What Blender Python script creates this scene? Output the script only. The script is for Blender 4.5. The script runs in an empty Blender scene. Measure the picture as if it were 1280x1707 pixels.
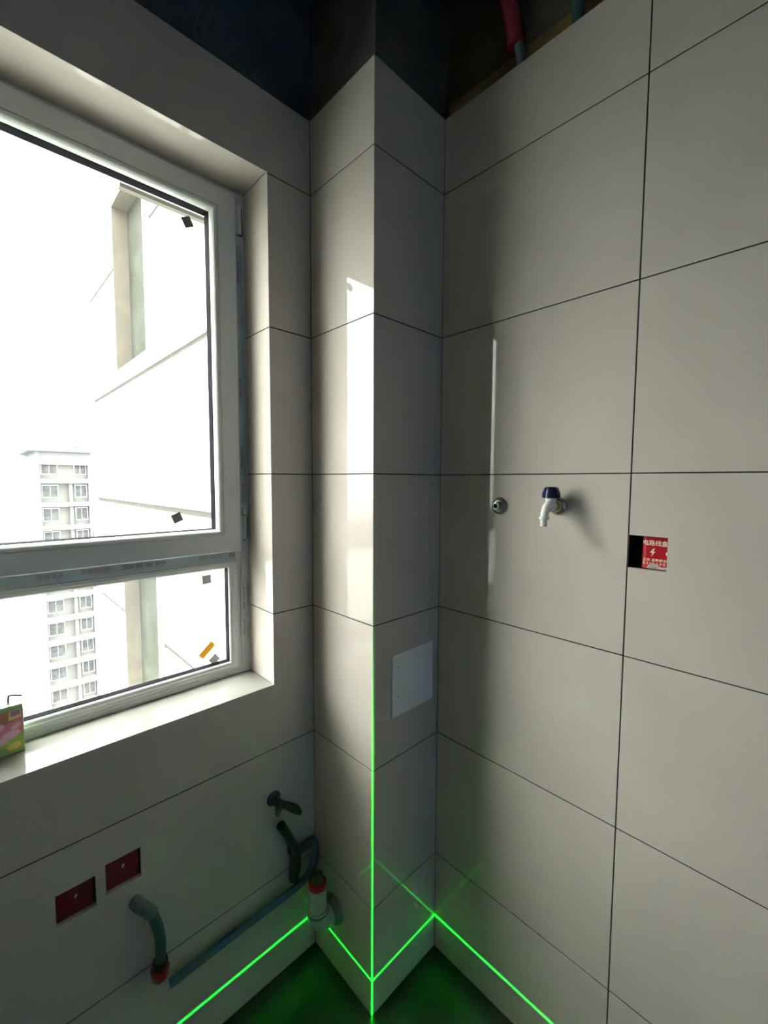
import bpy, bmesh, math, random
from mathutils import Vector, Matrix
random.seed(7)
scene = bpy.context.scene
C = scene.collection

# ------------------------------------------------------------------ camera
cam_d = bpy.data.cameras.new('camera')
cam = bpy.data.objects.new('camera', cam_d)
C.objects.link(cam)
yaw, pitch, roll = 0.7661, -0.0706, 0.0045
fwd = Vector((math.sin(yaw)*math.cos(pitch), math.cos(yaw)*math.cos(pitch), math.sin(pitch)))
rgt = Vector((math.cos(yaw), -math.sin(yaw), 0))
upv = rgt.cross(fwd)
r2 = rgt*math.cos(roll) + upv*math.sin(roll)
u2 = -rgt*math.sin(roll) + upv*math.cos(roll)
cam.matrix_world = Matrix(((r2.x, u2.x, -fwd.x, -0.751), (r2.y, u2.y, -fwd.y, -1.0934),
                           (r2.z, u2.z, -fwd.z, 1.5002), (0, 0, 0, 1)))
cam_d.sensor_fit = 'VERTICAL'
cam_d.sensor_height = 36.0
cam_d.lens = 721.14/1707*36.0
cam_d.clip_start = 0.01
cam_d.clip_end = 3000
scene.camera = cam

# ------------------------------------------------------------------ sky
world = bpy.data.worlds.new('overcast_sky')
scene.world = world
world.use_nodes = True
bg = world.node_tree.nodes['Background']
bg.inputs['Color'].default_value = (1.0, 1.0, 0.99, 1)
SKY = 11.0                                   # zenith radiance of an overcast sky, a third of it at the horizon
wn, wk = world.node_tree.nodes, world.node_tree.links
wt = wn.new('ShaderNodeTexCoord'); wsep = wn.new('ShaderNodeSeparateXYZ'); wm = wn.new('ShaderNodeMapRange')
wk.new(wt.outputs['Generated'], wsep.inputs[0]); wk.new(wsep.outputs['Z'], wm.inputs['Value'])
wm.inputs['To Min'].default_value = SKY/3; wm.inputs['To Max'].default_value = SKY
wk.new(wm.outputs['Result'], bg.inputs['Strength'])

# ------------------------------------------------------------------ laser level's beam (cross lines)
EMIT = Vector((-0.277, -0.575, 0.108))
LASER_POWER = 95.0
ld = bpy.data.lights.new('laser_beam', 'POINT')
ld.energy = LASER_POWER
ld.color = (0.0008, 1.0, 0.012)
ld.shadow_soft_size = 0.0
ld.use_nodes = True
lt = ld.node_tree
ln = lt.nodes
em = ln['Emission']
tc = ln.new('ShaderNodeTexCoord')
def beam(normal, width):
    d = ln.new('ShaderNodeVectorMath'); d.operation = 'DOT_PRODUCT'
    lt.links.new(tc.outputs['Normal'], d.inputs[0]); d.inputs[1].default_value = normal
    m = ln.new('ShaderNodeMath'); m.operation = 'DIVIDE'
    lt.links.new(d.outputs['Value'], m.inputs[0]); m.inputs[1].default_value = width
    s = ln.new('ShaderNodeMath'); s.operation = 'MULTIPLY'
    lt.links.new(m.outputs[0], s.inputs[0]); lt.links.new(m.outputs[0], s.inputs[1])
    n = ln.new('ShaderNodeMath'); n.operation = 'MULTIPLY'
    lt.links.new(s.outputs[0], n.inputs[0]); n.inputs[1].default_value = -1
    e = ln.new('ShaderNodeMath'); e.operation = 'EXPONENT'
    lt.links.new(n.outputs[0], e.inputs[0])
    return e
hx, hy = 0.277/0.4106, 0.302/0.4106
b1 = beam((0, 0, 1), 0.0036)
b2 = beam((-hy, hx, 0), 0.0030)
sz = ln.new('ShaderNodeSeparateXYZ'); lt.links.new(tc.outputs['Normal'], sz.inputs[0])
az = ln.new('ShaderNodeMath'); az.operation = 'ABSOLUTE'; lt.links.new(sz.outputs['Z'], az.inputs[0])
fan = ln.new('ShaderNodeMapRange'); fan.interpolation_type = 'SMOOTHSTEP'      # the upright fan opens to about 70 degrees
lt.links.new(az.outputs[0], fan.inputs['Value'])
fan.inputs['From Min'].default_value = 0.80; fan.inputs['From Max'].default_value = 0.965
fan.inputs['To Min'].default_value = 1.0; fan.inputs['To Max'].default_value = 0.0
b2m = ln.new('ShaderNodeMath'); b2m.operation = 'MULTIPLY'
lt.links.new(b2.outputs[0], b2m.inputs[0]); lt.links.new(fan.outputs['Result'], b2m.inputs[1])
b2 = b2m
bs = ln.new('ShaderNodeMath'); bs.operation = 'ADD'
lt.links.new(b1.outputs[0], bs.inputs[0]); lt.links.new(b2.outputs[0], bs.inputs[1])
lt.links.new(bs.outputs[0], em.inputs['Strength'])
laser = bpy.data.objects.new('laser_beam', ld)
laser.location = EMIT
C.objects.link(laser)

# ------------------------------------------------------------------ exposure
scene.view_settings.view_transform = 'Standard'
scene.view_settings.look = 'None'
scene.view_settings.exposure = 2.02
scene.view_settings.gamma = 1.0
scene.view_settings.use_curve_mapping = False
scene.cycles.max_bounces = 16
scene.cycles.diffuse_bounces = 8
scene.cycles.glossy_bounces = 6
scene.cycles.transparent_max_bounces = 16
scene.cycles.sample_clamp_indirect = 8.0
scene.cycles.blur_glossy = 0.0

# ------------------------------------------------------------------ materials
def mat(name, col, rough=0.5, metal=0.0, noise=0.0, nscale=8.0, bump=0.0, bscale=60.0, spec=0.5, ior=1.5, col2=None, rvar=0.0):
    m = bpy.data.materials.new(name)
    m.use_nodes = True
    nt = m.node_tree
    b = nt.nodes['Principled BSDF']
    b.inputs['Base Color'].default_value = (*col, 1)
    b.inputs['Roughness'].default_value = rough
    b.inputs['Metallic'].default_value = metal
    b.inputs['Specular IOR Level'].default_value = spec
    b.inputs['IOR'].default_value = ior
    if noise or col2 or bump or rvar:
        t = nt.nodes.new('ShaderNodeTexCoord')
    if noise or col2:
        n = nt.nodes.new('ShaderNodeTexNoise')
        n.inputs['Scale'].default_value = nscale
        n.inputs['Detail'].default_value = 6
        nt.links.new(t.outputs['Object'], n.inputs['Vector'])
        r = nt.nodes.new('ShaderNodeValToRGB')
        a = col2 if col2 else tuple(c*(1-noise) for c in col)
        z = col if col2 else tuple(min(1, c*(1+noise)) for c in col)
        r.color_ramp.elements[0].position = 0.35
        r.color_ramp.elements[1].position = 0.65
        r.color_ramp.elements[0].color = (*a, 1)
        r.color_ramp.elements[1].color = (*z, 1)
        nt.links.new(n.outputs['Fac'], r.inputs['Fac'])
        nt.links.new(r.outputs['Color'], b.inputs['Base Color'])
        if rvar:
            mr = nt.nodes.new('ShaderNodeMapRange')
            mr.inputs['To Min'].default_value = max(0.0, rough-rvar)
            mr.inputs['To Max'].default_value = rough+rvar
            nt.links.new(n.outputs['Fac'], mr.inputs['Value'])
            nt.links.new(mr.outputs['Result'], b.inputs['Roughness'])
    if bump:
        n2 = nt.nodes.new('ShaderNodeTexNoise')
        n2.inputs['Scale'].default_value = bscale
        n2.inputs['Detail'].default_value = 4
        nt.links.new(t.outputs['Object'], n2.inputs['Vector'])
        bp = nt.nodes.new('ShaderNodeBump')
        bp.inputs['Strength'].default_value = bump
        bp.inputs['Distance'].default_value = 0.002
        nt.links.new(n2.outputs['Fac'], bp.inputs['Height'])
        nt.links.new(bp.outputs['Normal'], b.inputs['Normal'])
    return m

M = {}
M['tile'] = mat('glazed_grey_tile', (0.575, 0.523, 0.458), 0.03, noise=0.04, nscale=4.0, spec=0.29)
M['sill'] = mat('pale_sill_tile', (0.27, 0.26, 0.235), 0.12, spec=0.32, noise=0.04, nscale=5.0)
M['grout'] = mat('dark_grout', (0.035, 0.03, 0.03), 0.9)
M['mortar'] = mat('yellow_brown_mortar', (0.28, 0.20, 0.06), 0.95, col2=(0.16, 0.12, 0.05), nscale=14, bump=0.6)
M['concrete'] = mat('bare_concrete', (0.13, 0.13, 0.12), 0.95, col2=(0.075, 0.075, 0.075), nscale=5, bump=0.5)
M['blue_concrete'] = mat('blue_grey_raw_wall', (0.075, 0.095, 0.125), 0.95, col2=(0.05, 0.065, 0.09), nscale=5, bump=0.5)
M['brown_concrete'] = mat('brown_grey_raw_wall', (0.12, 0.11, 0.085), 0.95, col2=(0.08, 0.072, 0.05), nscale=5, bump=0.5)
M['floor'] = mat('dark_floor_coating', (0.042, 0.046, 0.042), 0.35, col2=(0.028, 0.030, 0.028), nscale=6, bump=0.3)
M['back_bounce'] = mat('blue_bounce_tint', (0.20, 0.38, 0.70), 0.3)  # blue made up for an unseen wall, to cool light bounced onto the window wall
M['near_wall'] = mat('warm_bounce_tint', (0.56, 0.50, 0.43), 0.3)  # unseen wall, tone picked to warm the light bounced onto the right wall
M['pvc'] = mat('white_pvc_profile', (0.62, 0.64, 0.62), 0.28, noise=0.02)
M['bead'] = mat('white_pvc_bead', (0.66, 0.67, 0.62), 0.22)
M['rubber'] = mat('black_gasket', (0.008, 0.008, 0.011), 0.9, spec=0.05)
M['film'] = mat('bluish_protective_film', (0.46, 0.54, 0.56), 0.25, noise=0.06, nscale=20)
M['film_white'] = mat('whitish_protective_film', (0.55, 0.57, 0.56), 0.25, noise=0.08, nscale=30)
M['ink_red'] = mat('faded_red_ink', (0.40, 0.27, 0.29), 0.6)
M['ink_dark'] = mat('dark_ink', (0.24, 0.17, 0.18), 0.6)
M['hinge_white'] = mat('hinge_plastic', (0.66, 0.68, 0.66), 0.3)
M['hinge_dark'] = mat('dark_hinge_steel', (0.12, 0.12, 0.13), 0.4, 0.8)  # dark steel of hinge leaf, pins and stay bracket
def thin(name, col, through):
    m = mat(name, col, 0.7)
    nt = m.node_tree; o = nt.nodes['Material Output']
    t = nt.nodes.new('ShaderNodeBsdfTranslucent'); t.inputs['Color'].default_value = (*through, 1)
    a = nt.nodes.new('ShaderNodeAddShader')
    nt.links.new(nt.nodes['Principled BSDF'].outputs[0], a.inputs[0]); nt.links.new(t.outputs[0], a.inputs[1])
    nt.links.new(a.outputs[0], o.inputs['Surface'])
    return m
M['pad_dark'] = thin('dark_spacer_pad', (0.06, 0.055, 0.05), (0.06, 0.055, 0.05))
M['pad_grey'] = thin('grey_spacer_pad', (0.22, 0.22, 0.21), (0.125, 0.124, 0.12))
M['sticker_yellow'] = thin('amber_sticker', (0.60, 0.30, 0.01), (0.21, 0.155, 0.006))
M['chrome'] = mat('chrome', (0.66, 0.68, 0.62), 0.12, 1.0)
M['brass'] = mat('greenish_brass', (0.50, 0.52, 0.22), 0.18, 1.0)
M['dull_metal'] = mat('dull_grey_metal', (0.27, 0.29, 0.26), 0.32, 0.9)
M['white_plastic'] = mat('white_plastic', (0.74, 0.73, 0.70), 0.25)
M['blue_plastic'] = mat('navy_blue_plastic', (0.010, 0.010, 0.055), 0.22)
M['black'] = mat('black_recess_shade', (0.006, 0.006, 0.006), 0.9, spec=0.05)  # black colour stands in for the shade inside outlet and boxes
M['red_cover'] = mat('red_cover', (0.42, 0.012, 0.022), 0.25)
M['cream_print'] = mat('cream_print', (0.80, 0.66, 0.50), 0.4)
M['grey_scuff'] = mat('grey_scuff', (0.42, 0.38, 0.38), 0.7, noise=0.4, nscale=60)
M['cover_white'] = mat('white_access_cover', (0.90, 0.90, 0.90), 0.3)
M['pipe_white'] = mat('white_drain_pvc', (0.56, 0.54, 0.48), 0.35)
M['red_dull'] = mat('dull_dark_red_cover', (0.17, 0.010, 0.030), 0.4)
M['red_plug'] = mat('red_plastic_plug', (0.40, 0.010, 0.018), 0.4)
M['pipe_green'] = mat('green_water_pipe', (0.040, 0.105, 0.105), 0.4)
M['pipe_grey'] = mat('grey_green_pipe', (0.13, 0.19, 0.18), 0.4)
M['valve_dark'] = mat('dark_grey_valve', (0.055, 0.06, 0.07), 0.35, 0.3)
M['hose_blue'] = mat('dull_blue_hose', (0.055, 0.15, 0.20), 0.45)
M['red_sleeve'] = mat('red_corrugated_sleeve', (0.27, 0.008, 0.03), 0.45)
M['yellow_body'] = mat('yellow_tool_plastic', (0.7, 0.45, 0.02), 0.4)
M['tool_black'] = mat('black_tool_rubber', (0.02, 0.02, 0.02), 0.6)
# carton
M['carton_green'] = mat('pale_green_carton', (0.33, 0.55, 0.22), 0.35)
M['carton_top'] = mat('mint_carton_top', (0.10, 0.19, 0.09), 0.3)
M['straw'] = mat('grey_white_straw', (0.16, 0.16, 0.15), 0.4)
M['print_pink'] = mat('pink_print', (0.78, 0.26, 0.36), 0.35)
M['print_palepink'] = mat('pale_pink_print', (0.85, 0.55, 0.60), 0.35)
M['print_brown'] = mat('brown_print', (0.45, 0.22, 0.12), 0.35)
M['print_purple'] = mat('mauve_print', (0.42, 0.22, 0.38), 0.35)
M['print_yellow'] = mat('yellow_print', (0.85, 0.78, 0.20), 0.35)
M['print_lime'] = mat('lime_print', (0.42, 0.60, 0.12), 0.35)
# outside
M['render_white'] = mat('white_render', (0.42, 0.43, 0.41), 0.9, noise=0.04, nscale=0.6)
M['groove_shade'] = mat('groove_shade_render', (0.042, 0.042, 0.035), 0.95, spec=0.05)  # backing wall darkened to paint in the shade of the panel grooves
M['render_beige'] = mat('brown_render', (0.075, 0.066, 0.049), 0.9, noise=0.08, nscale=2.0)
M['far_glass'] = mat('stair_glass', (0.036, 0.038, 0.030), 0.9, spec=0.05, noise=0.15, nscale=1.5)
M['far_frame'] = mat('window_frame_brown', (0.062, 0.056, 0.044), 0.6)
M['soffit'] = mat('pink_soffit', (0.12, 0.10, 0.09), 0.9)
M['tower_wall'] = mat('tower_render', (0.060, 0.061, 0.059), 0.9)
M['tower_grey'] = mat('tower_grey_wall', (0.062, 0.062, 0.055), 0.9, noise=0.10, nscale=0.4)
M['tower_slab'] = mat('tower_white_band', (0.42, 0.41, 0.38), 0.9)
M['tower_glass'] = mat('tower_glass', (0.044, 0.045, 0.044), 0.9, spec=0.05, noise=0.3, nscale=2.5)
M['ground'] = mat('hazy_ground', (0.18, 0.19, 0.18), 1.0, noise=0.12, nscale=0.02)
M['far_block'] = mat('far_block_render', (0.115, 0.120, 0.120), 1.0)

def glass_mat():
    m = bpy.data.materials.new('clear_window_glass')
    m.use_nodes = True
    nt = m.node_tree
    nt.nodes.clear()
    out = nt.nodes.new('ShaderNodeOutputMaterial')
    tr = nt.nodes.new('ShaderNodeBsdfTransparent'); tr.inputs['Color'].default_value = (0.97, 0.98, 0.97, 1)
    gl = nt.nodes.new('ShaderNodeBsdfGlossy'); gl.inputs['Roughness'].default_value = 0.0
    fr = nt.nodes.new('ShaderNodeFresnel'); fr.inputs['IOR'].default_value = 1.45
    ge = nt.nodes.new('ShaderNodeNewGeometry')          # same reflectance on the way in and on the way out of the sheet
    io = nt.nodes.new('ShaderNodeMapRange')
    io.inputs['To Min'].default_value = 1.45; io.inputs['To Max'].default_value = 1/1.45
    nt.links.new(ge.outputs['Backfacing'], io.inputs['Value']); nt.links.new(io.outputs['Result'], fr.inputs['IOR'])
    mx = nt.nodes.new('ShaderNodeMixShader')
    nt.links.new(fr.outputs[0], mx.inputs[0]); nt.links.new(tr.outputs[0], mx.inputs[1]); nt.links.new(gl.outputs[0], mx.inputs[2])
    # faint smears of dust
    t = nt.nodes.new('ShaderNodeTexCoord')
    mp = nt.nodes.new('ShaderNodeMapping'); mp.inputs['Scale'].default_value = (14, 14, 3)
    n = nt.nodes.new('ShaderNodeTexNoise'); n.inputs['Scale'].default_value = 2.0; n.inputs['Detail'].default_value = 8
    nt.links.new(t.outputs['Object'], mp.inputs['Vector']); nt.links.new(mp.outputs[0], n.inputs['Vector'])
    mr = nt.nodes.new('ShaderNodeMapRange')
    mr.inputs['From Min'].default_value = 0.5; mr.inputs['From Max'].default_value = 0.8
    mr.inputs['To Min'].default_value = 0.0; mr.inputs['To Max'].default_value = 0.10
    nt.links.new(n.outputs['Fac'], mr.inputs['Value'])
    df = nt.nodes.new('ShaderNodeBsdfDiffuse'); df.inputs['Color'].default_value = (0.6, 0.6, 0.58, 1)
    m2 = nt.nodes.new('ShaderNodeMixShader')
    nt.links.new(mr.outputs['Result'], m2.inputs[0]); nt.links.new(mx.outputs[0], m2.inputs[1]); nt.links.new(df.outputs[0], m2.inputs[2])
    nt.links.new(m2.outputs[0], out.inputs['Surface'])
    return m
M['glass'] = glass_mat()

# ------------------------------------------------------------------ helpers
def link(name, me, parent=None, kind=None):
    o = bpy.data.objects.new(name, me)
    C.objects.link(o)
    if parent: o.parent = parent
    if kind: o['kind'] = kind
    return o
def obj(name, bm, m, parent=None, kind=None, smooth=False):
    bmesh.ops.recalc_face_normals(bm, faces=bm.faces)
    me = bpy.data.meshes.new(name)
    if smooth:
        for f in bm.faces: f.smooth = True
    bm.to_mesh(me); bm.free()
    for mm in (m if isinstance(m, (list, tuple)) else [m]): me.materials.append(M[mm])
    if smooth:
        me.set_sharp_from_angle(angle=math.radians(40))
    return link(name, me, parent, kind)
def thing(name, label, cat, loc, group=None):
    o = link(name, None)
    o.location = loc
    o['label'] = label; o['category'] = cat
    if group: o['group'] = group
    return o
def tag(o, label, cat, group=None):
    o['label'] = label; o['category'] = cat
    if group: o['group'] = group
    return o
def part(name, bm, m, root, smooth=False, offset=True):
    """bm is in world coordinates; the part sits under root whose location is its base"""
    p = root
    loc = Vector((0, 0, 0))
    while p is not None:
        loc += p.location; p = p.parent
    bmesh.ops.translate(bm, verts=bm.verts, vec=-loc)
    return obj(name, bm, m, root, smooth=smooth)
def box(bm, x0, x1, y0, y1, z0, z1, bev=0.0):
    r = bmesh.ops.create_cube(bm, size=1.0)
    vs = r['verts']
    for v in vs:
        v.co = Vector((x0 + (v.co.x+.5)*(x1-x0), y0 + (v.co.y+.5)*(y1-y0), z0 + (v.co.z+.5)*(z1-z0)))
    if bev:
        es = list({e for v in vs for e in v.link_edges})
        bmesh.ops.bevel(bm, geom=es, offset=bev, segments=2, affect='EDGES', profile=0.5)
    return bm
def nb(*a, **k): return box(bmesh.new(), *a, **k)
# local frames: (u, v, w) with w INTO the wall -> world
def F_window(u, v, w): return Vector((u, w, v))                       # face Y=0, u=X
def F_right(u, v, w): return Vector((0.272 + w, u, v))                # face X=.272, u=Y
def F_colL(u, v, w): return Vector((w, u, v))                         # face X=0, u=Y
def F_colR(u, v, w): return Vector((u, -0.273 + w, v))                # face Y=-.273, u=X
def F_jambR(u, v, w): return Vector((-0.137 + w, u, v))               # u=Y
def F_jambL(u, v, w): return Vector((-0.850 - w, u, v))
def F_head(u, v, w): return Vector((u, v, 2.324 + w))
def F_sill(u, v, w): return Vector((u, v, 0.912 - w))
G = 0.0014  # half joint
CH = 0.0004
def tile(F, u0, u1, v0, v1, parent, t=0.010, gaps=(G, G, G, G), mitre=(0, 0, 0, 0), m='tile', name='tile'):
    u0 += gaps[0]; u1 -= gaps[1]; v0 += gaps[2]; v1 -= gaps[3]
    bm = bmesh.new()
    rings = []
    for d, ins in ((0, CH), (CH, 0.0), (t, 0.0)):
        k = 1.0 if d == t else 0.0
        a, b, c, e = u0+ins+mitre[0]*k, u1-ins-mitre[1]*k, v0+ins+mitre[2]*k, v1-ins-mitre[3]*k
        rings.append([bm.verts.new(F(*p, d)) for p in ((a, c), (b, c), (b, e), (a, e))])
    bm.faces.new(rings[0]); bm.faces.new(rings[2])
    for r0, r1 in zip(rings, rings[1:]):
        for i in range(4):
            bm.faces.new((r0[i], r0[(i+1) % 4], r1[(i+1) % 4], r1[i]))
    return obj(name, bm, m, parent)
def holed(F, u0, u1, v0, v1, holes, w0, w1):
    """slab with rectangular holes, merged grid"""
    us = sorted({u0, u1, *[min(max(h[i], u0), u1) for h in holes for i in (0, 1)]})
    vs = sorted({v0, v1, *[min(max(h[i], v0), v1) for h in holes for i in (2, 3)]})
    def solid(i, j):
        if not (0 <= i < len(us)-1 and 0 <= j < len(vs)-1): return False
        cu, cv = (us[i]+us[i+1])/2, (vs[j]+vs[j+1])/2
        return not any(h[0] < cu < h[1] and h[2] < cv < h[3] for h in holes)
    bm = bmesh.new(); cache = {}
    def V(i, j, w):
        k = (i, j, w)
        if k not in cache: cache[k] = bm.verts.new(F(us[i], vs[j], w))
        return cache[k]
    for i in range(len(us)-1):
        for j in range(len(vs)-1):
            if not solid(i, j): continue
            for w in (w0, w1):
                bm.faces.new((V(i, j, w), V(i+1, j, w), V(i+1, j+1, w), V(i, j+1, w)))
            for (di, dj, p, q) in ((-1, 0, (i, j), (i, j+1)), (1, 0, (i+1, j), (i+1, j+1)), (0, -1, (i, j), (i+1, j)), (0, 1, (i, j+1), (i+1, j+1))):
                if not solid(i+di, j+dj):
                    bm.faces.new((V(*p, w0), V(*q, w0), V(*q, w1), V(*p, w1)))
    return bm
def ring(rect, prof, closed=True):
    """mitred rectangular frame in the XZ plane; prof = list of (inset, y)"""
    x0, x1, z0, z1 = rect
    bm = bmesh.new(); loops = []
    for ins, y in prof:
        loops.append([bm.verts.new(p) for p in ((x0+ins, y, z0+ins), (x1-ins, y, z0+ins), (x1-ins, y, z1-ins), (x0+ins, y, z1-ins))])
    n = len(loops)
    for k in range(n if closed else n-1):
        a, b = loops[k], loops[(k+1) % n]
        for i in range(4):
            bm.faces.new((a[i], a[(i+1) % 4], b[(i+1) % 4], b[i]))
    return bm
def frame_at(p, d):
    d = d.normalized()
    a = Vector((0, 0, 1)) if abs(d.z) < 0.9 else Vector((1, 0, 0))
    x = d.cross(a).normalized(); y = d.cross(x).normalized()
    return x, y
def sweep(pts, rad, n=16, bm=None, cap=True):
    """tube along a polyline, radius per point"""
    bm = bm or bmesh.new()
    pts = [Vector(p) for p in pts]
    rad = rad if isinstance(rad, (list, tuple)) else [rad]*len(pts)
    loops = []; x = None
    for i, p in enumerate(pts):
        if i == 0: d = pts[1]-p
        elif i == len(pts)-1: d = p-pts[i-1]
        else:
            d = (p-pts[i-1]).normalized() + (pts[i+1]-p).normalized()
        if d.length < 1e-9: d = pts[min(i+1, len(pts)-1)] - pts[max(i-1, 0)]
        d.normalize()
        if x is None: x, y = frame_at(p, d)
        else:
            x = (x - d*x.dot(d)).normalized()
        y = d.cross(x)
        loops.append([bm.verts.new(p + (x*math.cos(2*math.pi*k/n) + y*math.sin(2*math.pi*k/n))*rad[i]) for k in range(n)])
    for a, b in zip(loops, loops[1:]):
        for k in range(n):
            bm.faces.new((a[k], a[(k+1) % n], b[(k+1) % n], b[k]))
    if cap:
        bm.faces.new(loops[0][::-1]); bm.faces.new(loops[-1])
    return bm
def lathe(base, axis, prof, n=28, bm=None, flute=0.0, nfl=8, cap=True):
    """prof = list of (distance along axis, radius)"""
    bm = bm or bmesh.new()
    base = Vector(base); axis = Vector(axis).normalized()
    x, y = frame_at(base, axis)
    loops = []
    for h, r in prof:
        L = []
        for k in range(n):
            a = 2*math.pi*k/n
            rr = r*(1 - flute*(0.5+0.5*math.cos(nfl*a))) if flute else r
            L.append(bm.verts.new(base + axis*h + (x*math.cos(a)+y*math.sin(a))*rr))
        loops.append(L)
    for a, b in zip(loops, loops[1:]):
        for k in range(n):
            bm.faces.new((a[k], a[(k+1) % n], b[(k+1) % n], b[k]))
    if cap:
        bm.faces.new(loops[0][::-1]); bm.faces.new(loops[-1])
    return bm
def curve_pts(ctrl, n=8):
    """Catmull-Rom through control points"""
    P = [Vector(c) for c in ctrl]
    P = [P[0]*2-P[1]] + P + [P[-1]*2-P[-2]]
    out = []
    for i in range(1, len(P)-2):
        for k in range(n):
            t = k/n
            a, b, c, d = P[i-1:i+3]
            out.append(0.5*((2*b) + (c-a)*t + (2*a-5*b+4*c-d)*t*t + (3*b-a-3*c+d)*t**3))
    out.append(P[-2])
    return out
def poly(F, pts, w0, w1):
    """extruded polygon in a wall frame"""
    bm = bmesh.new()
    a = [bm.verts.new(F(u, v, w0)) for u, v in pts]
    b = [bm.verts.new(F(u, v, w1)) for u, v in pts]
    bm.faces.new(a); bm.faces.new(b[::-1])
    for i in range(len(pts)):
        j = (i+1) % len(pts)
        bm.faces.new((a[i], a[j], b[j], b[i]))
    return bm
def ell(cu, cv, ru, rv, n=16, rot=0.0):
    out = []
    for k in range(n):
        a = 2*math.pi*k/n
        x, y = ru*math.cos(a), rv*math.sin(a)
        out.append((cu + x*math.cos(rot)-y*math.sin(rot), cv + x*math.sin(rot)+y*math.cos(rot)))
    return out
def text(name, s, size, m, parent, origin, xdir, ydir, extr=0.0001, bold=0.0, align='LEFT', width=None):
    """flat lettering: xdir is the reading direction, ydir is up"""
    cu = bpy.data.curves.new(name, 'FONT')
    cu.body = s; cu.size = size; cu.extrude = extr; cu.offset = bold; cu.align_x = align; cu.resolution_u = 3
    tmp = bpy.data.objects.new(name+'_tmp', cu)
    C.objects.link(tmp)
    dg = bpy.context.evaluated_depsgraph_get(); dg.update()
    me = bpy.data.meshes.new_from_object(tmp.evaluated_get(dg))
    bpy.data.objects.remove(tmp)
    X = Vector(xdir).normalized(); Y = Vector(ydir).normalized(); Z = X.cross(Y)
    if width and me.vertices:
        xs = [v.co.x for v in me.vertices]
        k = width/max(1e-6, max(xs)-min(xs)); m0 = min(xs)
        for v in me.vertices: v.co.x = (v.co.x-m0)*k
    p = parent; loc = Vector((0, 0, 0))
    while p is not None:
        loc += p.location; p = p.parent
    o = Vector(origin) - loc
    for v in me.vertices:
        c = v.co.copy()
        v.co = o + X*c.x + Y*c.y + Z*c.z
    me.materials.clear(); me.materials.append(M[m])
    return link(name, me, parent)

# ------------------------------------------------------------------ room shell
ROWS = [0.0, 0.32, 0.72, 1.12, 1.52, 1.92, 2.32, 2.524]
X_L, Y_B, Z_C = -1.45, -2.45, 2.85
obj('floor', nb(X_L-.1, 0.45, Y_B-.1, 0.215, -0.12, 0.0), 'floor', kind='structure')
obj('ceiling', nb(X_L-.1, 0.45, Y_B-.1, 0.215, Z_C, Z_C+0.15), 'blue_concrete', kind='structure')

# wall with the window (photo left)
OPEN = (-0.862, -0.125, 0.900, 2.336)
wl = obj('wall_left', holed(F_window, X_L-.1, 0.45, 0.0, Z_C, [OPEN], 0.030, 0.215), 'blue_concrete', kind='structure')
BX = [(-0.657, -0.585, 0.552, 0.622), (-0.566, -0.494, 0.562, 0.634)]
obj('mortar_bed', holed(F_window, X_L, 0.0, 0.0, 2.530, [OPEN]+BX, 0.0096, 0.030), 'mortar', wl)
for z0, z1 in zip(ROWS, ROWS[1:]):
    if z1 <= 0.912 or z0 >= 2.3:
        if z0 < 0.5 < z1:
            o = obj('tile', holed(F_window, -0.80+G, 0.0-G*0.6, z0+G, z1-G, BX, 0.0, 0.010), 'tile', wl)
        else:
            tile(F_window, -0.80, 0.0, z0, z1, wl)
        tile(F_window, X_L, -0.80, z0, z1, wl)
    elif z0 < 0.912:
        # L shaped tile below the sill and beside the jamb
        o = obj('tile', holed(F_window, -0.80+G, 0.0-G*0.6, z0+G, z1-G, [(-0.9, -0.1365, 0.9117, 2)], 0.0, 0.010), 'tile', wl)
        o = obj('tile', holed(F_window, X_L, -0.80-G, z0+G, z1-G, [(-0.8505, -0.7, 0.9117, 2)], 0.0, 0.010), 'tile', wl)
    else:
        top = min(z1, 2.3235)
        tile(F_window, -0.137, 0.0, z0, top, wl, gaps=(0.0003, G*.6, G, G), mitre=(.0098, 0, 0, 0))
        tile(F_window, X_L, -0.850, z0, top, wl, gaps=(G, 0.0003, G, G), mitre=(0, .0098, 0, 0))
# reveal tiles
for z0, z1 in ((0.912, 1.12), (1.12, 1.52), (1.52, 1.92), (1.92, 2.324)):
    tile(F_jambR, 0.0, 0.150, z0, z1, wl, gaps=(0.0003, 0, G if z0 > 1 else 0.0005, G if z1 < 2.3 else 0.0005), mitre=(.0098, 0, 0, 0), name='reveal_tile')
    tile(F_jambL, 0.0, 0.150, z0, z1, wl, gaps=(0.0003, 0, G if z0 > 1 else 0.0005, G if z1 < 2.3 else 0.0005), mitre=(.0098, 0, 0, 0), name='reveal_tile')
tile(F_head, -0.850, -0.137, 0.0, 0.150, wl, gaps=(0.0005, 0.0005, 0.0003, 0), mitre=(0, 0, .0098, 0), name='head_tile')
tile(F_sill, -0.850, -0.137, 0.0, 0.150, wl, gaps=(0.0005, 0.0005, 0.0003, 0), mitre=(0, 0, .0098, 0), m='sill', name='window_sill')

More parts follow.
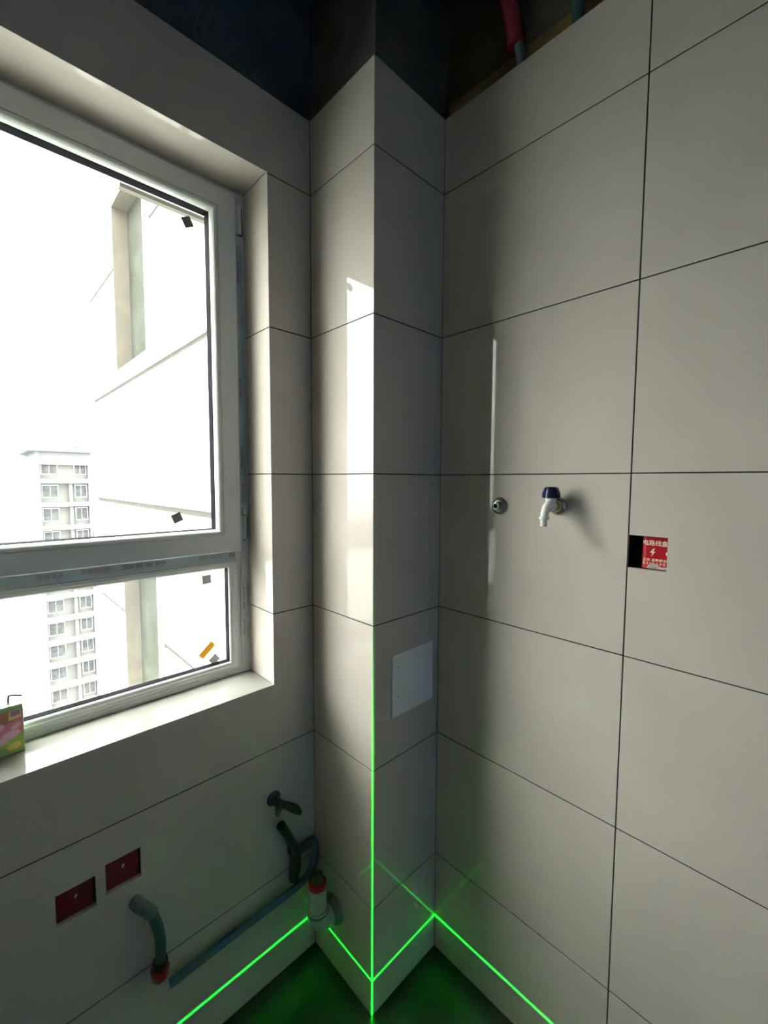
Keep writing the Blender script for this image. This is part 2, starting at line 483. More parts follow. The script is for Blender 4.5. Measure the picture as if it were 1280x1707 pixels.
# wall with the tap (photo right)
wr = obj('wall_right', holed(F_right, Y_B, 0.030, 0.0, Z_C, [], 0.040, 0.170), 'brown_concrete', kind='structure')
RB = (-0.864, -0.7925, 1.317, 1.388)
obj('mortar_bed', holed(F_right, Y_B, -0.26, 0.0, 2.533, [(RB[0]-.004, RB[1]+.004, RB[2]-.004, RB[3]+.004)], 0.0096, 0.040), 'mortar', wr)
YS = [-0.273, -0.791, -1.591, -2.448]
for z0, z1 in zip(ROWS, ROWS[1:]):
    for k, (y1, y0) in enumerate(zip(YS, YS[1:])):
        if k == 1 and z0 < 1.35 < z1:
            obj('tile', holed(F_right, y0+G, y1-G, z0+G, z1-G, [(RB[0], -0.7, RB[2], RB[3])], 0.0, 0.010), 'tile', wr)
        else:
            tile(F_right, y0, y1, z0, z1, wr, gaps=(G, G*.6 if k == 0 else G, G, G))

obj('mortar_smear', nb(0.3065, 0.3125, -1.10, -0.262, 2.50, 2.585), 'mortar', wr)

# boxed-in corner column
wc = obj('wall_column', nb(0.024, 0.312, -0.249, 0.030, 0.0, Z_C), 'concrete', kind='structure')
bm = nb(0.0096, 0.024, -0.2634, 0.010, 0.0, 2.524-0.006); box(bm, 0.024, 0.262, -0.2634, -0.249, 0.0, 2.524-0.006)
obj('mortar_bed', bm, 'mortar', wc)
for z0, z1 in zip(ROWS, ROWS[1:]):
    tile(F_colL, -0.273, 0.0, z0, z1, wc, gaps=(0.0003, G*.6, G, G), mitre=(.0098, 0, 0, 0))
    tile(F_colR, 0.0, 0.272, z0, z1, wc, gaps=(0.0003, G*.6, G, G), mitre=(.0098, 0, 0, 0))

# the two walls behind the camera
obj('wall_back', nb(X_L-.1, 0.45, Y_B-.1, Y_B, 0.0, Z_C), 'back_bounce', kind='structure')
obj('wall_near', nb(X_L-.1, X_L, Y_B, 0.030, 0.0, Z_C), 'near_wall', kind='structure')

# dark grout strips at the bottom of the joints
def grout(F, u0, u1, joints_v, joints_u, v0, v1, parent, w=0.0009, holes=()):
    bm = bmesh.new()
    def quad(a, b, c, d):
        bm.faces.new([bm.verts.new(F(a, c, w)), bm.verts.new(F(b, c, w)), bm.verts.new(F(b, d, w)), bm.verts.new(F(a, d, w))])
    for v in joints_v: quad(u0, u1, v-G, v+G)
    for u in joints_u: quad(u-G, u+G, v0, v1)
    return obj('grout', bm, 'grout', parent)
grout(F_window, -0.80, 0.0, [0.32, 0.72], [], 0, 2.52, wl)
grout(F_window, -0.136, 0.0, [1.12, 1.52, 1.92, 2.32], [], 0, 2.52, wl)
grout(F_jambR, 0.0, 0.142, [1.12, 1.52, 1.92], [], 0, 2.52, wl)
grout(F_right, -2.39, -0.273, ROWS[1:-1], [], 0, 2.52, wr)
bm = bmesh.new()
for a, b in ((0, 1.317), (1.388, 2.52)):
    bm.faces.new([bm.verts.new(F_right(u, v, 0.0009)) for u, v in ((-.791-G, a), (-.791+G, a), (-.791+G, b), (-.791-G, b))])
obj('grout', bm, 'grout', wr)
grout(F_colL, -0.2715, 0.0, ROWS[1:-1], [], 0, 2.52, wc)
grout(F_colR, 0.0015, 0.272, ROWS[1:-1], [], 0, 2.52, wc)

# ------------------------------------------------------------------ window
WX0, WX1 = -0.850, -0.137
bm = ring((WX0, WX1, 0.902, 2.334), [(0, 0.142), (0.024, 0.142), (0.028, 0.145), (0.038, 0.146), (0.038, 0.205), (0, 0.205)])
box(bm, WX0+0.02, WX1-0.02, 0.143, 0.205, 1.262, 1.318)
win = obj('window_1', bm, 'pvc', kind='structure')
SR = (-0.817, -0.170, 1.292, 2.307)
sash = obj('casement_sash', ring(SR, [(0, 0.125), (0.003, 0.122), (0.0515, 0.122), (0.0515, 0.150), (0.060, 0.160), (0.060, 0.19), (0.0, 0.19)]), 'pvc', win)
obj('glazing_bead', ring(SR, [(0.052, 0.150), (0.052, 0.1235), (0.0545, 0.1215), (0.0585, 0.1222), (0.0625, 0.126), (0.0660, 0.134), (0.0675, 0.143), (0.0675, 0.150)]), 'bead', sash, smooth=True)
obj('gasket', ring(SR, [(0.062, 0.1505), (0.0678, 0.1432), (0.0688, 0.1445), (0.0692, 0.170), (0.062, 0.170)]), 'rubber', sash)
for y in (0.1702, 0.1822): obj('pane', nb(SR[0]+.061, SR[1]-.061, y, y+.004, SR[2]+.061, SR[3]-.061), 'glass', sash)   # double glazing
LR = (-0.812, -0.175, 0.927, 1.263)
obj('glazing_bead', ring(LR, [(0, 0.160), (0, 0.1440), (0.003, 0.1405), (0.008, 0.1400), (0.013, 0.1425), (0.0145, 0.1455), (0.019, 0.1470), (0.0225, 0.151), (0.0235, 0.157), (0.01, 0.160)]), 'bead', win, smooth=True)
obj('gasket', ring(LR, [(0.019, 0.1575), (0.0240, 0.1565), (0.0248, 0.158), (0.0250, 0.178), (0.019, 0.178)]), 'rubber', win)
for y in (0.1782, 0.1922): obj('pane', nb(LR[0]+.017, LR[1]-.017, y, y+.004, LR[2]+.017, LR[3]-.017), 'glass', win)
# protective film left on the frame, with the maker's faded print
obj('protective_film', nb(-0.800, -0.180, 0.1412, 0.1422, 1.2645, 1.2905), 'film', win)
obj('protective_film', nb(-0.1655, -0.139, 0.1408, 0.1420, 0.925, 1.205), 'film_white', win)
obj('protective_film', nb(-0.164, -0.142, 0.1408, 0.1420, 1.43, 2.18), 'film', win)
yf = 0.1409
for s, x1, wd, m in (('A2-EL 1001 E08 NOIC', -0.375, 0.105, 'ink_dark'), ('BEBBBB', -0.505, 0.060, 'ink_red'), ('EEBE', -0.600, 0.05, 'ink_red'),
                     ('EBBE', -0.262, 0.030, 'ink_red'), ('BEEEB', -0.222, 0.034, 'ink_red'), ('EB', -0.183, 0.018, 'ink_dark')):
    text('printed_text', s, 0.015, m, win, (x1, yf, 1.285), (-1, 0, 0), (0, 0, -1), width=wd, bold=0.0004)
for s, x, z, wd, m in (('L-A EOB 803', -0.160, 1.190, 0.078, 'ink_dark'), ('EBBEE', -0.160, 1.075, 0.050, 'ink_red'), ('BBBBBBBB', -0.1475, 1.19, 0.075, 'ink_red'), ('EBEBE', -0.1475, 1.06, 0.05, 'ink_red'),
                       ('EBBE', -0.159, 2.13, 0.06, 'ink_dark'), ('EEBE', -0.159, 1.80, 0.07, 'ink_dark'), ('BBEB', -0.159, 1.60, 0.06, 'ink_dark'), ('EEB', -0.159, 1.49, 0.05, 'ink_red')):
    text('printed_text', s, 0.009, m, win, (x, yf-.0003, z), (0, 0, -1), (1, 0, 0), width=wd, bold=0.0002)
# hinges between sash and frame
def hinge(z0, z1, two):
    x = -0.1545
    h = obj('hinge', lathe((x, 0.131, z0), (0, 0, 1), [(0, .0050), (0.001, .0055), (z1-z0-.001, .0055), (z1-z0, .0050)], n=18), 'hinge_white', win, smooth=True)
    obj('hinge_leaf', nb(x-0.0145, x+0.0, 0.1335, 0.1385, z0+.002, z1-.002), 'hinge_white', h)
    obj('hinge_leaf', nb(x-0.002, x+0.012, 0.1370, 0.1420, z0+.002, z1-.002), 'hinge_dark', h)
    if two:
        for a, b in ((z1+.0035, z1+.020), (z0-.020, z0-.0035)):
            obj('hinge_cap', lathe((x, 0.131, a), (0, 0, 1), [(0, .0058), (b-a, .0058)], n=18), 'hinge_white', h, smooth=True)
        for a in (z1, z0-.0035):
            obj('hinge_pin', lathe((x, 0.131, a), (0, 0, 1), [(0, .0035), (.0035, .0035)], n=12), 'hinge_dark', h)
hinge(2.205, 2.285, False)
hinge(1.325, 1.395, True)
# handle end seen outside at the bottom of the pane
# stay bracket at the foot of the sash glass
obj('stay_bracket', sweep([(-0.527, 0.195, 1.350), (-0.527, 0.195, 1.376), (-0.507, 0.195, 1.377), (-0.507, 0.195, 1.350)], 0.0012, n=8), 'hinge_dark', sash)

def sticker(name, cx, cz, w, h, rot, m, y, label, cat):
    t = math.radians(rot)
    pts = [(cx + a*math.cos(t)-b*math.sin(t), cz + a*math.sin(t)+b*math.cos(t)) for a, b in ((-w/2, -h/2), (w/2, -h/2), (w/2, h/2), (-w/2, h/2))]
    o = obj(name, poly(F_window, pts, y-.0012, y), m)
    return tag(o, label, cat)
yp = 0.1701
def scl(x, y0=.165, y1=yp): return -0.751+(x+.751)*(y1+1.0934)/(y0+1.0934)
def scz(z, y0=.165, y1=yp): return 1.5+(z-1.5)*(y1+1.0934)/(y0+1.0934)
sticker('spacer_pad', scl(-.287), scz(2.201), .026, .026, 28, 'pad_dark', yp, 'dark square pad stuck near the top right corner of the upper pane', 'pad')
sticker('spacer_pad', scl(-.336), scz(1.397), .026, .025, 22, 'pad_dark', yp, 'dark square pad stuck near the bottom edge of the upper pane', 'pad')
yq = 0.1781
sticker('spacer_pad', scl(-.259, y1=yq), scz(1.212, y1=yq), .026, .026, 3, 'pad_grey', yq, 'grey square pad stuck near the top right corner of the lower pane', 'pad')
sticker('spacer_pad', scl(-.242, y1=yq), scz(.967, y1=yq), .026, .024, 40, 'pad_grey', yq, 'grey tilted square pad below the amber sticker on the lower pane', 'pad')
st = sticker('glass_sticker', scl(-.263, y1=yq), scz(1.001, y1=yq), .052, .0195, 42, 'sticker_yellow', yq, 'small amber yellow rectangular sticker set aslant on the lower pane', 'sticker')
for k in (-1, 0, 1):
    t = math.radians(42)
    cx, cz = scl(-.263, y1=yq) - math.sin(t)*.005*k, scz(1.001, y1=yq) + math.cos(t)*.005*k
    pts = [(cx+a*math.cos(t)-b*math.sin(t), cz+a*math.sin(t)+b*math.cos(t)) for a, b in ((-.020, -.0005), (.020, -.0005), (.020, .0005), (-.020, .0005))]
    obj('printed_line', poly(F_window, pts, yq-.0014, yq-.0012), 'print_brown', st)

# ------------------------------------------------------------------ juice carton on the sill
cx0, cx1, cy0, cy1, cz0, cz1 = -0.744, -0.686, 0.099, 0.138, 0.912, 1.016
jc = thing('juice_carton', 'small pink and green juice carton with a bent straw on the window sill', 'carton', ((cx0+cx1)/2, (cy0+cy1)/2, cz0))
part('carton_body', nb(cx0, cx1, cy0, cy1, cz0, cz1, bev=0.0012), 'carton_green', jc)
bm = nb(cx0+.0015, cx1-.0015, cy0+.0015, cy1-.0015, cz1-.0006, cz1+.0014, bev=.0004)
box(bm, cx0+.002, cx1-.002, (cy0+cy1)/2-.001, (cy0+cy1)/2+.001, cz1, cz1+.0022)
part('carton_top', bm, 'carton_top', jc)
def pr(pts, m, lvl):
    return part('printed_patch', poly(F_window, [(min(max(u, cx0+.0012), cx1-.0012), v) for u, v in pts], cy0-.00008*lvl, cy0+.0003), m, jc)
W, H = cx1-cx0, cz1-cz0
def fu(a): return cx0 + a*W
def fv(b): return cz0 + b*H
def R4(a0, a1, b0, b1): return [(fu(a0), fv(b0)), (fu(a1), fv(b0)), (fu(a1), fv(b1)), (fu(a0), fv(b1))]
pr(R4(0.03, 0.97, 0.64, 0.93), 'print_brown', 1)
pr([(fu(.03), fv(.40)), (fu(.97), fv(.40)), (fu(.97), fv(.80)), (fu(.75), fv(.72)), (fu(.5), fv(.66)), (fu(.25), fv(.74)), (fu(.03), fv(.70))], 'print_pink', 2)
pr(R4(0.03, 0.97, 0.04, 0.42), 'print_lime', 2)
pr([(fu(.58), fv(.72)), (fu(.94), fv(.76)), (fu(.94), fv(.93)), (fu(.60), fv(.91))], 'print_yellow', 3)
pr([(fu(.63), fv(.79)), (fu(.91), fv(.81)), (fu(.91), fv(.91)), (fu(.64), fv(.90))], 'print_purple', 4)
pr(ell(fu(.30), fv(.62), .010, .006, rot=.4), 'print_palepink', 3)
pr(ell(fu(.78), fv(.58), .010, .0055, rot=.6), 'print_palepink', 3)
pr(ell(fu(.62), fv(.42), .016, .0085, rot=.25), 'print_palepink', 3)
pr(ell(fu(.35), fv(.32), .011, .0080, rot=.1), 'print_palepink', 4)
pr(ell(fu(.70), fv(.17), .012, .0080, rot=.3), 'print_yellow', 3)
pr(ell(fu(.40), fv(.14), .007, .0060), 'carton_green', 3)
pr(ell(fu(.14), fv(.18), .008, .0085), 'carton_green', 3)
part('straw', sweep(curve_pts([(-0.7085, 0.125, 1.005), (-0.7080, 0.125, 1.027), (-0.7055, 0.124, 1.0325), (-0.698, 0.122, 1.0315), (-0.685, 0.120, 1.0275)], 6), 0.0021, n=10), 'straw', jc, smooth=True)

# ------------------------------------------------------------------ tap on the right wall
fy, fz = -0.634, 1.444
tap = thing('tap', 'white plastic wall tap with navy blue handle and chrome flange', 'tap', (0.272, fy, fz))
part('flange', lathe((0.2718, fy, fz), (-1, 0, 0), [(0, .0225), (.003, .0225), (.006, .0210), (.0095, .0165), (.010, .0145)]), 'chrome', tap, smooth=True)
part('nut', lathe((0.262, fy, fz), (-1, 0, 0), [(0, .0150), (.002, .0160), (.010, .0155), (.012, .0140)], flute=.06, nfl=6), 'brass', tap, smooth=True)
bm = lathe((0.251, fy, fz), (-1, 0, 0), [(0, .0105), (.004, .0110), (.012, .0125), (.022, .0130), (.028, .0110), (.031, .006)])
lathe((0.234, fy, fz), (0, 0, 1), [(0, .0105), (.012, .0115), (.019, .0125), (.0195, .0105)], bm=bm)
body = part('tap_body', bm, 'white_plastic', tap, smooth=True)
sp = curve_pts([(0.230, fy, fz+.004), (0.217, fy, fz+.000), (0.207, fy, fz-.010), (0.202, fy, fz-.022), (0.2005, fy, fz-.031)], 6)
part('spout', sweep(sp, [0.0105]*6+[0.0098]*6+[0.0088]*6+[.0082]*7, n=18), 'white_plastic', tap, smooth=True)
part('spout_collar', lathe((0.2015, fy, fz-.022), (0, 0, -1), [(0, .0095), (.001, .0115), (.007, .0115), (.008, .0095)], flute=.05, nfl=12), 'white_plastic', tap, smooth=True)
part('nozzle', lathe((0.2005, fy, fz-.029), (0, 0, -1), [(0, .0080), (.016, .0074), (.0165, .0060), (.010, .0050)], n=20), 'white_plastic', tap, smooth=True)
part('handle', lathe((0.234, fy, fz+.0190), (0, 0, 1), [(0, .0195), (.001, .0205), (.013, .0200), (.018, .0175), (.022, .0165), (.0255, .0135), (.0265, .008)], n=48, flute=.10, nfl=6), 'blue_plastic', tap, smooth=True)

# round outlet left of the tap
vy, vz = -0.476, 1.437
vo = thing('wall_outlet', 'round dull metal water outlet on the right wall left of the tap', 'pipe outlet', (0.272, vy, vz))
part('flange', lathe((0.2718, vy, vz), (-1, 0, 0), [(0, .0225), (.003, .0220), (.007, .0190), (.009, .0150), (.0095, .0130)]), 'dull_metal', vo, smooth=True)
part('socket', lathe((0.2625, vy, vz), (-1, 0, 0), [(0, .0125), (.011, .0118), (.012, .0105), (.012, .0062), (.004, .0058)]), 'dull_metal', vo, smooth=True)
part('bore_shade', lathe((0.2505, vy, vz), (-1, 0, 0), [(0, .0060), (.0009, .0060)], n=20), 'black', vo)  # black disc over the socket mouth, painted in for the dark inside

# ------------------------------------------------------------------ junction boxes
def bolt(F, cu, cv, s, w, parent, mirror=1):
    P = [(0.10, .5), (-.42, -.08), (-.06, -.08), (-.22, -.55), (.42, .10), (.06, .10), (.32, .5)]
    return part('bolt_symbol', poly(F, [(cu + a*s*mirror*0.75, cv + b*s) for a, b in P], w-.0003, w), 'cream_print', parent)
jb = thing('junction_box', 'red covered electrical box in a square cut-out beside a tile joint on the right wall', 'electrical box', (0.300, -0.828, 1.352))
bm = holed(F_right, RB[0]-.003, RB[1]+.003, RB[2]-.003, RB[3]+.003, [(RB[0]+.0005, RB[1]-.0005, RB[2]+.0005, RB[3]-.0005)], 0.0105, 0.036)
box(bm, 0.304, 0.3095, RB[0]-.002, RB[1]+.002, RB[2]-.002, RB[3]+.002)
part('back_box', bm, 'black', jb)  # interior painted black so the gap beside the cover reads as shade
# cover: curved at its left edge
bm = bmesh.new()
prof = [(-.8125, .024), (-.8145, .018), (-.8175, .0150), (-.822, .0140), (-.8620, .0140)]
prof2 = [(u, w+.0012) for u, w in prof][::-1]
pts = prof + prof2
a = [bm.verts.new(F_right(u, RB[2]+.001, w)) for u, w in pts]; b = [bm.verts.new(F_right(u, RB[3]-.001, w)) for u, w in pts]
bm.faces.new(a); bm.faces.new(b[::-1])
for i in range(len(pts)):
    j = (i+1) % len(pts); bm.faces.new((a[i], a[j], b[j], b[i]))
part('cover', bm, 'red_cover', jb)
wcv = 0.0140
text('printed_text', '\u7535\u8def\u7ebf\u76d2', 0.0125, 'cream_print', jb, (0.272+wcv-.0001, -.8165, 1.3685), (0, -1, 0), (0, 0, 1), width=.0450, bold=.0002)
bolt(F_right, -.8345, 1.3535, .0165, wcv, jb, mirror=-1)
text('printed_text', '\u4e4b\u5bb6 \u6e29\u99a8\u63d0\u793a', 0.0065, 'cream_print', jb, (0.272+wcv-.0001, -.8165, 1.3345), (0, -1, 0), (0, 0, 1), width=.0440, bold=.0001)
bm = bmesh.new()
for k in range(7):                                   # second row of print, worn past reading
    u = -.8170 - .0062*k
    for dv in (0, .0022, .0044):
        w_ = .0030 + .0018*random.random()
        bm.faces.new([bm.verts.new(F_right(*q, wcv-.0002)) for q in ((u, 1.3265+dv), (u-w_, 1.3265+dv), (u-w_, 1.3275+dv), (u, 1.3275+dv))])
part('worn_print', bm, 'cream_print', jb)
part('plaster_scuff', poly(F_right, [(-.824, 1.319), (-.861, 1.3185), (-.8615, 1.3245), (-.850, 1.3235), (-.842, 1.3285), (-.834, 1.3315), (-.828, 1.3270)], wcv-.0005, wcv), 'grey_scuff', jb)
part('screw_hole', poly(F_right, ell(-.8605, 1.3525, .0022, .0038), wcv-.0004, wcv), 'cream_print', jb)

for (u0, u1, v0, v1), lab, k in ((BX[0], 'red covered electrical box low on the window wall, the left of the two', 0), (BX[1], 'red covered electrical box low on the window wall, the right of the two', 1)):
    j2 = thing('junction_box', lab, 'electrical box', ((u0+u1)/2, 0.028, (v0+v1)/2))
    bm = holed(F_window, u0+.0004, u1-.0004, v0+.0004, v1-.0004, [(u0+.0015, u1-.0015, v0+.0015, v1-.0015)], 0.0105, 0.0285)
    box(bm, u0+.0005, u1-.0005, 0.0275, 0.0298, v0+.0005, v1-.0005)
    part('back_box', bm, 'black', j2)
    part('cover', poly(F_window, [(u0+.002, v0+.002), (u1-.004, v0+.002), (u1-.004, v1-.004), (u0+.002, v1-.004)], 0.008, 0.0105), 'red_dull', j2)
    bolt(F_window, (u0+u1)/2, (v0+v1)/2+.006, .012, .008, j2)

# ------------------------------------------------------------------ access panel on the column
ap = thing('access_panel', 'blank square white cover plate on the shaded face of the corner column', 'cover plate', (0.155, -0.273, 0.932))
part('plate', nb(0.069, 0.2415, -0.2785, -0.2732, 0.843, 1.021, bev=.0015), 'cover_white', ap)
for z in (0.985, 0.900):
    part('screw_hole', lathe((0.0905, -0.2786, z), (0, -1, 0), [(0, .0022), (.0004, .0020)], n=12), 'dull_metal', ap)

# ------------------------------------------------------------------ drain pipe in front of the column
px, py = -0.062, -0.102
dp = thing('drain_pipe', 'short white drain pipe elbow with red plug by the floor at the column', 'pipe', (px, py, 0.16))
pts = curve_pts([(-0.010, py, 0.196), (-0.034, py, 0.197), (-0.053, py, 0.204), (px, py, 0.222), (px, py, 0.245)], 8)
part('elbow', sweep([(-0.004, py, .196)]+pts, 0.0300, n=24), 'pipe_white', dp, smooth=True)
part('pipe_stub', lathe((px, py, 0.232), (0, 0, 1), [(0, .0268), (.080, .0268), (.080, .0238), (.06, .0238)], cap=False, n=28), 'pipe_white', dp, smooth=True)
part('clamp_ring', lathe((px, py, 0.232), (0, 0, 1), [(0, .0310), (.001, .0318), (.006, .0318), (.007, .0310)], n=28), 'dull_metal', dp, smooth=True)
part('plug', lathe((px, py, 0.300), (0, 0, 1), [(-.01, .0235), (.012, .0235), (.0135, .0262), (.0270, .0255), (.0280, .0180)], n=28), 'red_plug', dp, smooth=True)
part('plug_grip', lathe((px, py, 0.3275), (0, 0, 1), [(0, .018), (.022, .016), (.024, .012)], n=20), 'valve_dark', dp, smooth=True)
part('escutcheon', lathe((-0.0002, py, 0.196), (-1, 0, 0), [(0, .042), (.003, .042), (.014, .036), (.020, .0315)], n=32), 'dull_metal', dp, smooth=True)

# ------------------------------------------------------------------ plumbing low on the window wall
av = thing('angle_valve', 'dark grey angle valve with lever on the window wall beside the column', 'valve', (-0.144, 0.0, 0.570))
part('flange', lathe((-0.144, -0.0002, 0.570), (0, -1, 0), [(0, .022), (.003, .021), (.008, .014)], n=24), 'valve_dark', av, smooth=True)
part('valve_body', lathe((-0.144, -0.006, 0.570), (0, -1, 0), [(0, .0115), (.020, .0125), (.032, .0140), (.040, .0110)], n=20), 'valve_dark', av, smooth=True)
part('lever', sweep([(-0.138, -0.042, 0.572), (-0.118, -0.044, 0.556), (-0.095, -0.044, 0.534), (-0.082, -0.044, 0.516)], [.009, .0115, .0125, .007], n=14), 'valve_dark', av, smooth=True)
part('outlet', lathe((-0.144, -0.026, 0.565), (0, 0, -1), [(0, .0095), (.028, .0095), (.030, .0085)], n=18), 'dull_metal', av, smooth=True)
ft = thing('pipe_tee', 'dark grey branching pipe fitting below the angle valve', 'pipe fitting', (-0.09, 0.0, 0.39))
part('upper_arm', sweep([(-0.136, -0.026, 0.497), (-0.115, -0.026, 0.455), (-0.090, -0.026, 0.400), (-0.085, -0.026, 0.380)], [.0135, .0125, .0125, .0140], n=16), 'valve_dark', ft, smooth=True)
part('lower_arm', sweep([(-0.086, -0.026, 0.388), (-0.088, -0.026, 0.350), (-0.094, -0.026, 0.300)], [.0150, .0180, .0150], n=16), 'valve_dark', ft, smooth=True)
part('side_arm', sweep([(-0.083, -0.026, 0.378), (-0.060, -0.026, 0.382), (-0.036, -0.024, 0.384)], [.0130, .0115, .0135], n=16), 'valve_dark', ft, smooth=True)
part('wall_clip', nb(-0.100, -0.072, -0.014, -0.0002, 0.372, 0.396, bev=.002), 'valve_dark', ft)
hp = curve_pts([(-0.026, -0.018, 0.384), (-0.0155, -0.020, 0.365), (-0.016, -0.022, 0.330), (-0.030, -0.024, 0.292), (-0.070, -0.026, 0.272), (-0.16, -0.027, 0.270), (-0.26, -0.027, 0.270), (-0.36, -0.027, 0.268), (-0.448, -0.027, 0.266)], 8)
ho = obj('water_hose', sweep(hp, 0.0105, n=14), 'hose_blue', smooth=True)
tag(ho, 'dull blue hose running along the foot of the window wall', 'hose')
gp = thing('water_pipe', 'green water pipe stub with red plug low on the window wall', 'pipe', (-0.475, 0.0, 0.40))
part('elbow', sweep(curve_pts([(-0.510, -0.001, 0.508), (-0.506, -0.020, 0.508), (-0.496, -0.028, 0.500), (-0.482, -0.029, 0.478)], 6), 0.0145, n=16), 'pipe_grey', gp, smooth=True)
part('pipe', sweep(curve_pts([(-0.484, -0.029, 0.482), (-0.472, -0.029, 0.440), (-0.466, -0.029, 0.395), (-0.468, -0.029, 0.345)], 6), 0.0120, n=16), 'pipe_green', gp, smooth=True)
part('collar', lathe((-0.4682, -0.029, 0.348), (-.04, 0, -1), [(0, .0130), (.001, .0170), (.016, .0175), (.017, .0150)], n=20), 'valve_dark', gp, smooth=True)
part('plug', lathe((-0.469, -0.029, 0.332), (-.04, 0, -1), [(0, .0160), (.002, .0210), (.024, .0190), (.038, .0080), (.040, .004)], n=24, flute=.06, nfl=8), 'red_plug', gp, smooth=True)

# ------------------------------------------------------------------ pipes above the tiles
rp = thing('riser_pipe', 'green pipe in a red sleeve rising above the right wall tiles', 'pipe', (0.288, -0.49, 2.533))
part('pipe', sweep(curve_pts([(0.2945, -0.4960, 2.515), (0.2935, -0.4930, 2.56), (0.290, -0.4860, 2.60), (0.287, -0.473, 2.66), (0.285, -0.455, 2.74), (0.285, -0.440, 2.845)], 6), 0.0125, n=16), 'pipe_grey', rp, smooth=True)
base = curve_pts([(0.2890, -0.4830, 2.585), (0.287, -0.473, 2.65), (0.285, -0.455, 2.74), (0.285, -0.440, 2.845)], 18)
part('sleeve', sweep(base, [0.0205 + 0.0018*math.cos(i*math.pi) for i in range(len(base))], n=18), 'red_sleeve', rp, smooth=True)
rp2 = obj('riser_pipe', sweep([(0.2955, -0.6320, 2.515), (0.2950, -0.633, 2.66), (0.2950, -0.634, 2.846)], 0.0140, n=16), 'pipe_green', smooth=True)
tag(rp2, 'bare green pipe rising above the right wall tiles, nearer the camera', 'pipe')
# ------------------------------------------------------------------ laser level standing on the floor below the frame
ax = Vector((-hx, -hy, 0))
lv = thing('laser_level', 'small yellow laser level standing on the floor before the column', 'laser level', (EMIT.x-hx*.05, EMIT.y-hy*.05, 0.0))
def turned(x0, x1, y0, y1, z0, z1, bev):
    bm = nb(x0, x1, y0, y1, z0, z1, bev=bev)
    ang = math.atan2(hy, hx)
    bmesh.ops.rotate(bm, verts=bm.verts, cent=(0, 0, 0), matrix=Matrix.Rotation(ang, 3, 'Z'))
    bmesh.ops.translate(bm, verts=bm.verts, vec=lv.location)
    return bm
part('housing', turned(-.035, .035, -.03, .03, .02, .15, .006), 'yellow_body', lv)
part('base', turned(-.032, .032, -.028, .028, .0, .02, .004), 'tool_black', lv)
part('lens_window', turned(.0351, .038, -.010, .010, .09, .126, .001), 'tool_black', lv)

# ------------------------------------------------------------------ outside
XF = 2.1
fb = thing('stairwell_building', 'pale rendered building wing with tall recessed windows close outside the window', 'building', (XF, 7.0, -30.0))
FH = (8.66, 11.59, 4.25, 8.20)
FL = (8.48, 11.70, -30.0, -0.40)
def F_fac(u, v, w): return Vector((XF + w, u, v))
holes = [FH, FL]
part('wall', holed(F_fac, 0.36, 14.5, -62.0, 16.0, holes, 0.03, 0.42), 'groove_shade', fb)
for k in range(-6, 5):
    z0, z1 = 0.93+2.9*k+.055, 0.93+2.9*(k+1)-.055
    part('wall_panel', holed(F_fac, 0.36, 14.5, z0, z1, holes, 0.0, 0.0299), 'render_white', fb)
part('wall_panel', holed(F_fac, 0.36, 14.5, -62.0, 0.93-2.9*6-.022, holes, 0.0, 0.0299), 'render_white', fb)
for (y0, y1, z0, z1) in holes:
    # beige reveal lining on the far jamb, glass behind, frame at the near edge
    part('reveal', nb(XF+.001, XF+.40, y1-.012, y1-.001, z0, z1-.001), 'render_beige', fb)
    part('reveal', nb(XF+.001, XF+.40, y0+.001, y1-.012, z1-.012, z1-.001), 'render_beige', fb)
    part('window_frame', nb(XF+.36, XF+.41, y0+.012, y1-.012, z0+.001, z1-.012), 'far_frame', fb)
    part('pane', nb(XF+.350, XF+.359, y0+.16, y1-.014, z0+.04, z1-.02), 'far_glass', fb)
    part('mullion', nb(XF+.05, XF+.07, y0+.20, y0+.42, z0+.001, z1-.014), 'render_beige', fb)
    part('mullion', nb(XF+.05, XF+.07, y0+.47, y0+.64, z0+.001, z1-.014), 'render_white', fb)
# projecting slab over our own window
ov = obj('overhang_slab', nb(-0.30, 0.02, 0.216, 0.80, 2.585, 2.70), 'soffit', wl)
obj('drip_edge', nb(-0.30, 0.02, 0.775, 0.80, 2.572, 2.5849), 'render_beige', ov)

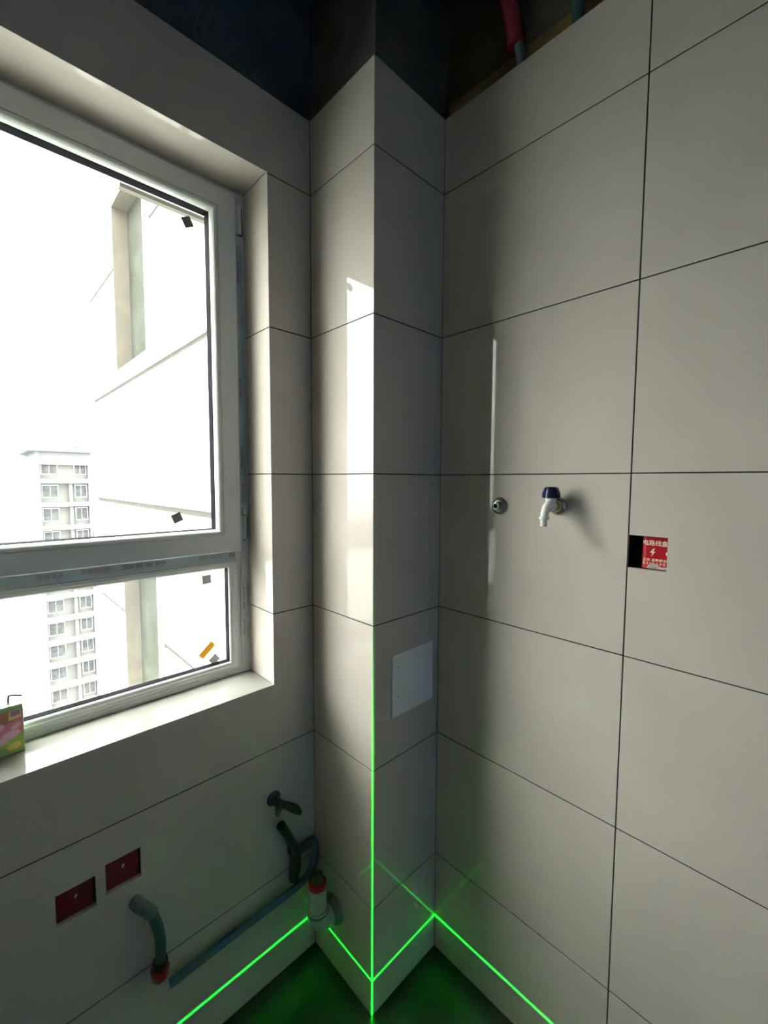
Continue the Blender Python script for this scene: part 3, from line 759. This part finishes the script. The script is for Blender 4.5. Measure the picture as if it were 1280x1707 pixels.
D = 65.0
tw = thing('apartment_tower', 'distant pale apartment tower with white balcony bands seen through the window', 'building', (8.0, D, -60.0))
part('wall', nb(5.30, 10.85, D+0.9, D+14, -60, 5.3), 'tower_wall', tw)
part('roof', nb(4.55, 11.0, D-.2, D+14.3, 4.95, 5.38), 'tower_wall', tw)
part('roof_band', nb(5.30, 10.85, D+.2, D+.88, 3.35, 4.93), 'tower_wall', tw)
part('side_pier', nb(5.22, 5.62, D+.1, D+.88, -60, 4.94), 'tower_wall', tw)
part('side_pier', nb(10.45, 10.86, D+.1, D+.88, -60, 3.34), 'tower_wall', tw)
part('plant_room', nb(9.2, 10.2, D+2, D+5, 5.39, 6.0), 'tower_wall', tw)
slab_me = None
pane_me = None
for k in range(0, 14):
    zc = 1.354-2.88*k
    b = part('balcony_band', nb(5.63, 10.44, D+.0, D+.86, zc-.24, zc+.24), 'tower_slab', tw)
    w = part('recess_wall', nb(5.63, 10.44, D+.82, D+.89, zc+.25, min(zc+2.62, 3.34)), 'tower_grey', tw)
    if k >= 1:
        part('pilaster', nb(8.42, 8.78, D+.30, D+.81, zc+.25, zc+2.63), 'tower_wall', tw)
    for x0, x1 in ((5.75, 7.40), (9.05, 10.35)):
        f = part('window_frame', nb(x0, x1, D+.72, D+.81, zc+.80, zc+2.42), 'tower_slab', tw)
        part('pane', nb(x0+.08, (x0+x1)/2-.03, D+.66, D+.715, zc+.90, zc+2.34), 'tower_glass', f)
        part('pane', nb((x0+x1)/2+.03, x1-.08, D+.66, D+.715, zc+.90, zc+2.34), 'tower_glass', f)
obj('ground', nb(-900, 900, 3, 1500, -60.5, -60.0), 'ground', kind='structure')
for i, (x, y, w, d, h, lab) in enumerate(((4.0, 150, 9, 12, 52, 'faint distant block just left of the apartment tower'),
                                          (9.0, 260, 14, 16, 47, 'fainter block on the horizon at the left edge of the pane'),
                                          (5.6, 118, 4.5, 10, 12, 'low pale block at the foot of the apartment tower'))):
    b = thing('distant_block', lab, 'building', (x, y, -60.0))
    part('wall', nb(x-w/2, x+w/2, y, y+d, -60, -60+h), 'far_block', b)
    part('roof', nb(x-w/2-.3, x+w/2+.3, y-.3, y+d+.3, -60+h, -60+h+.6), 'far_block', b)
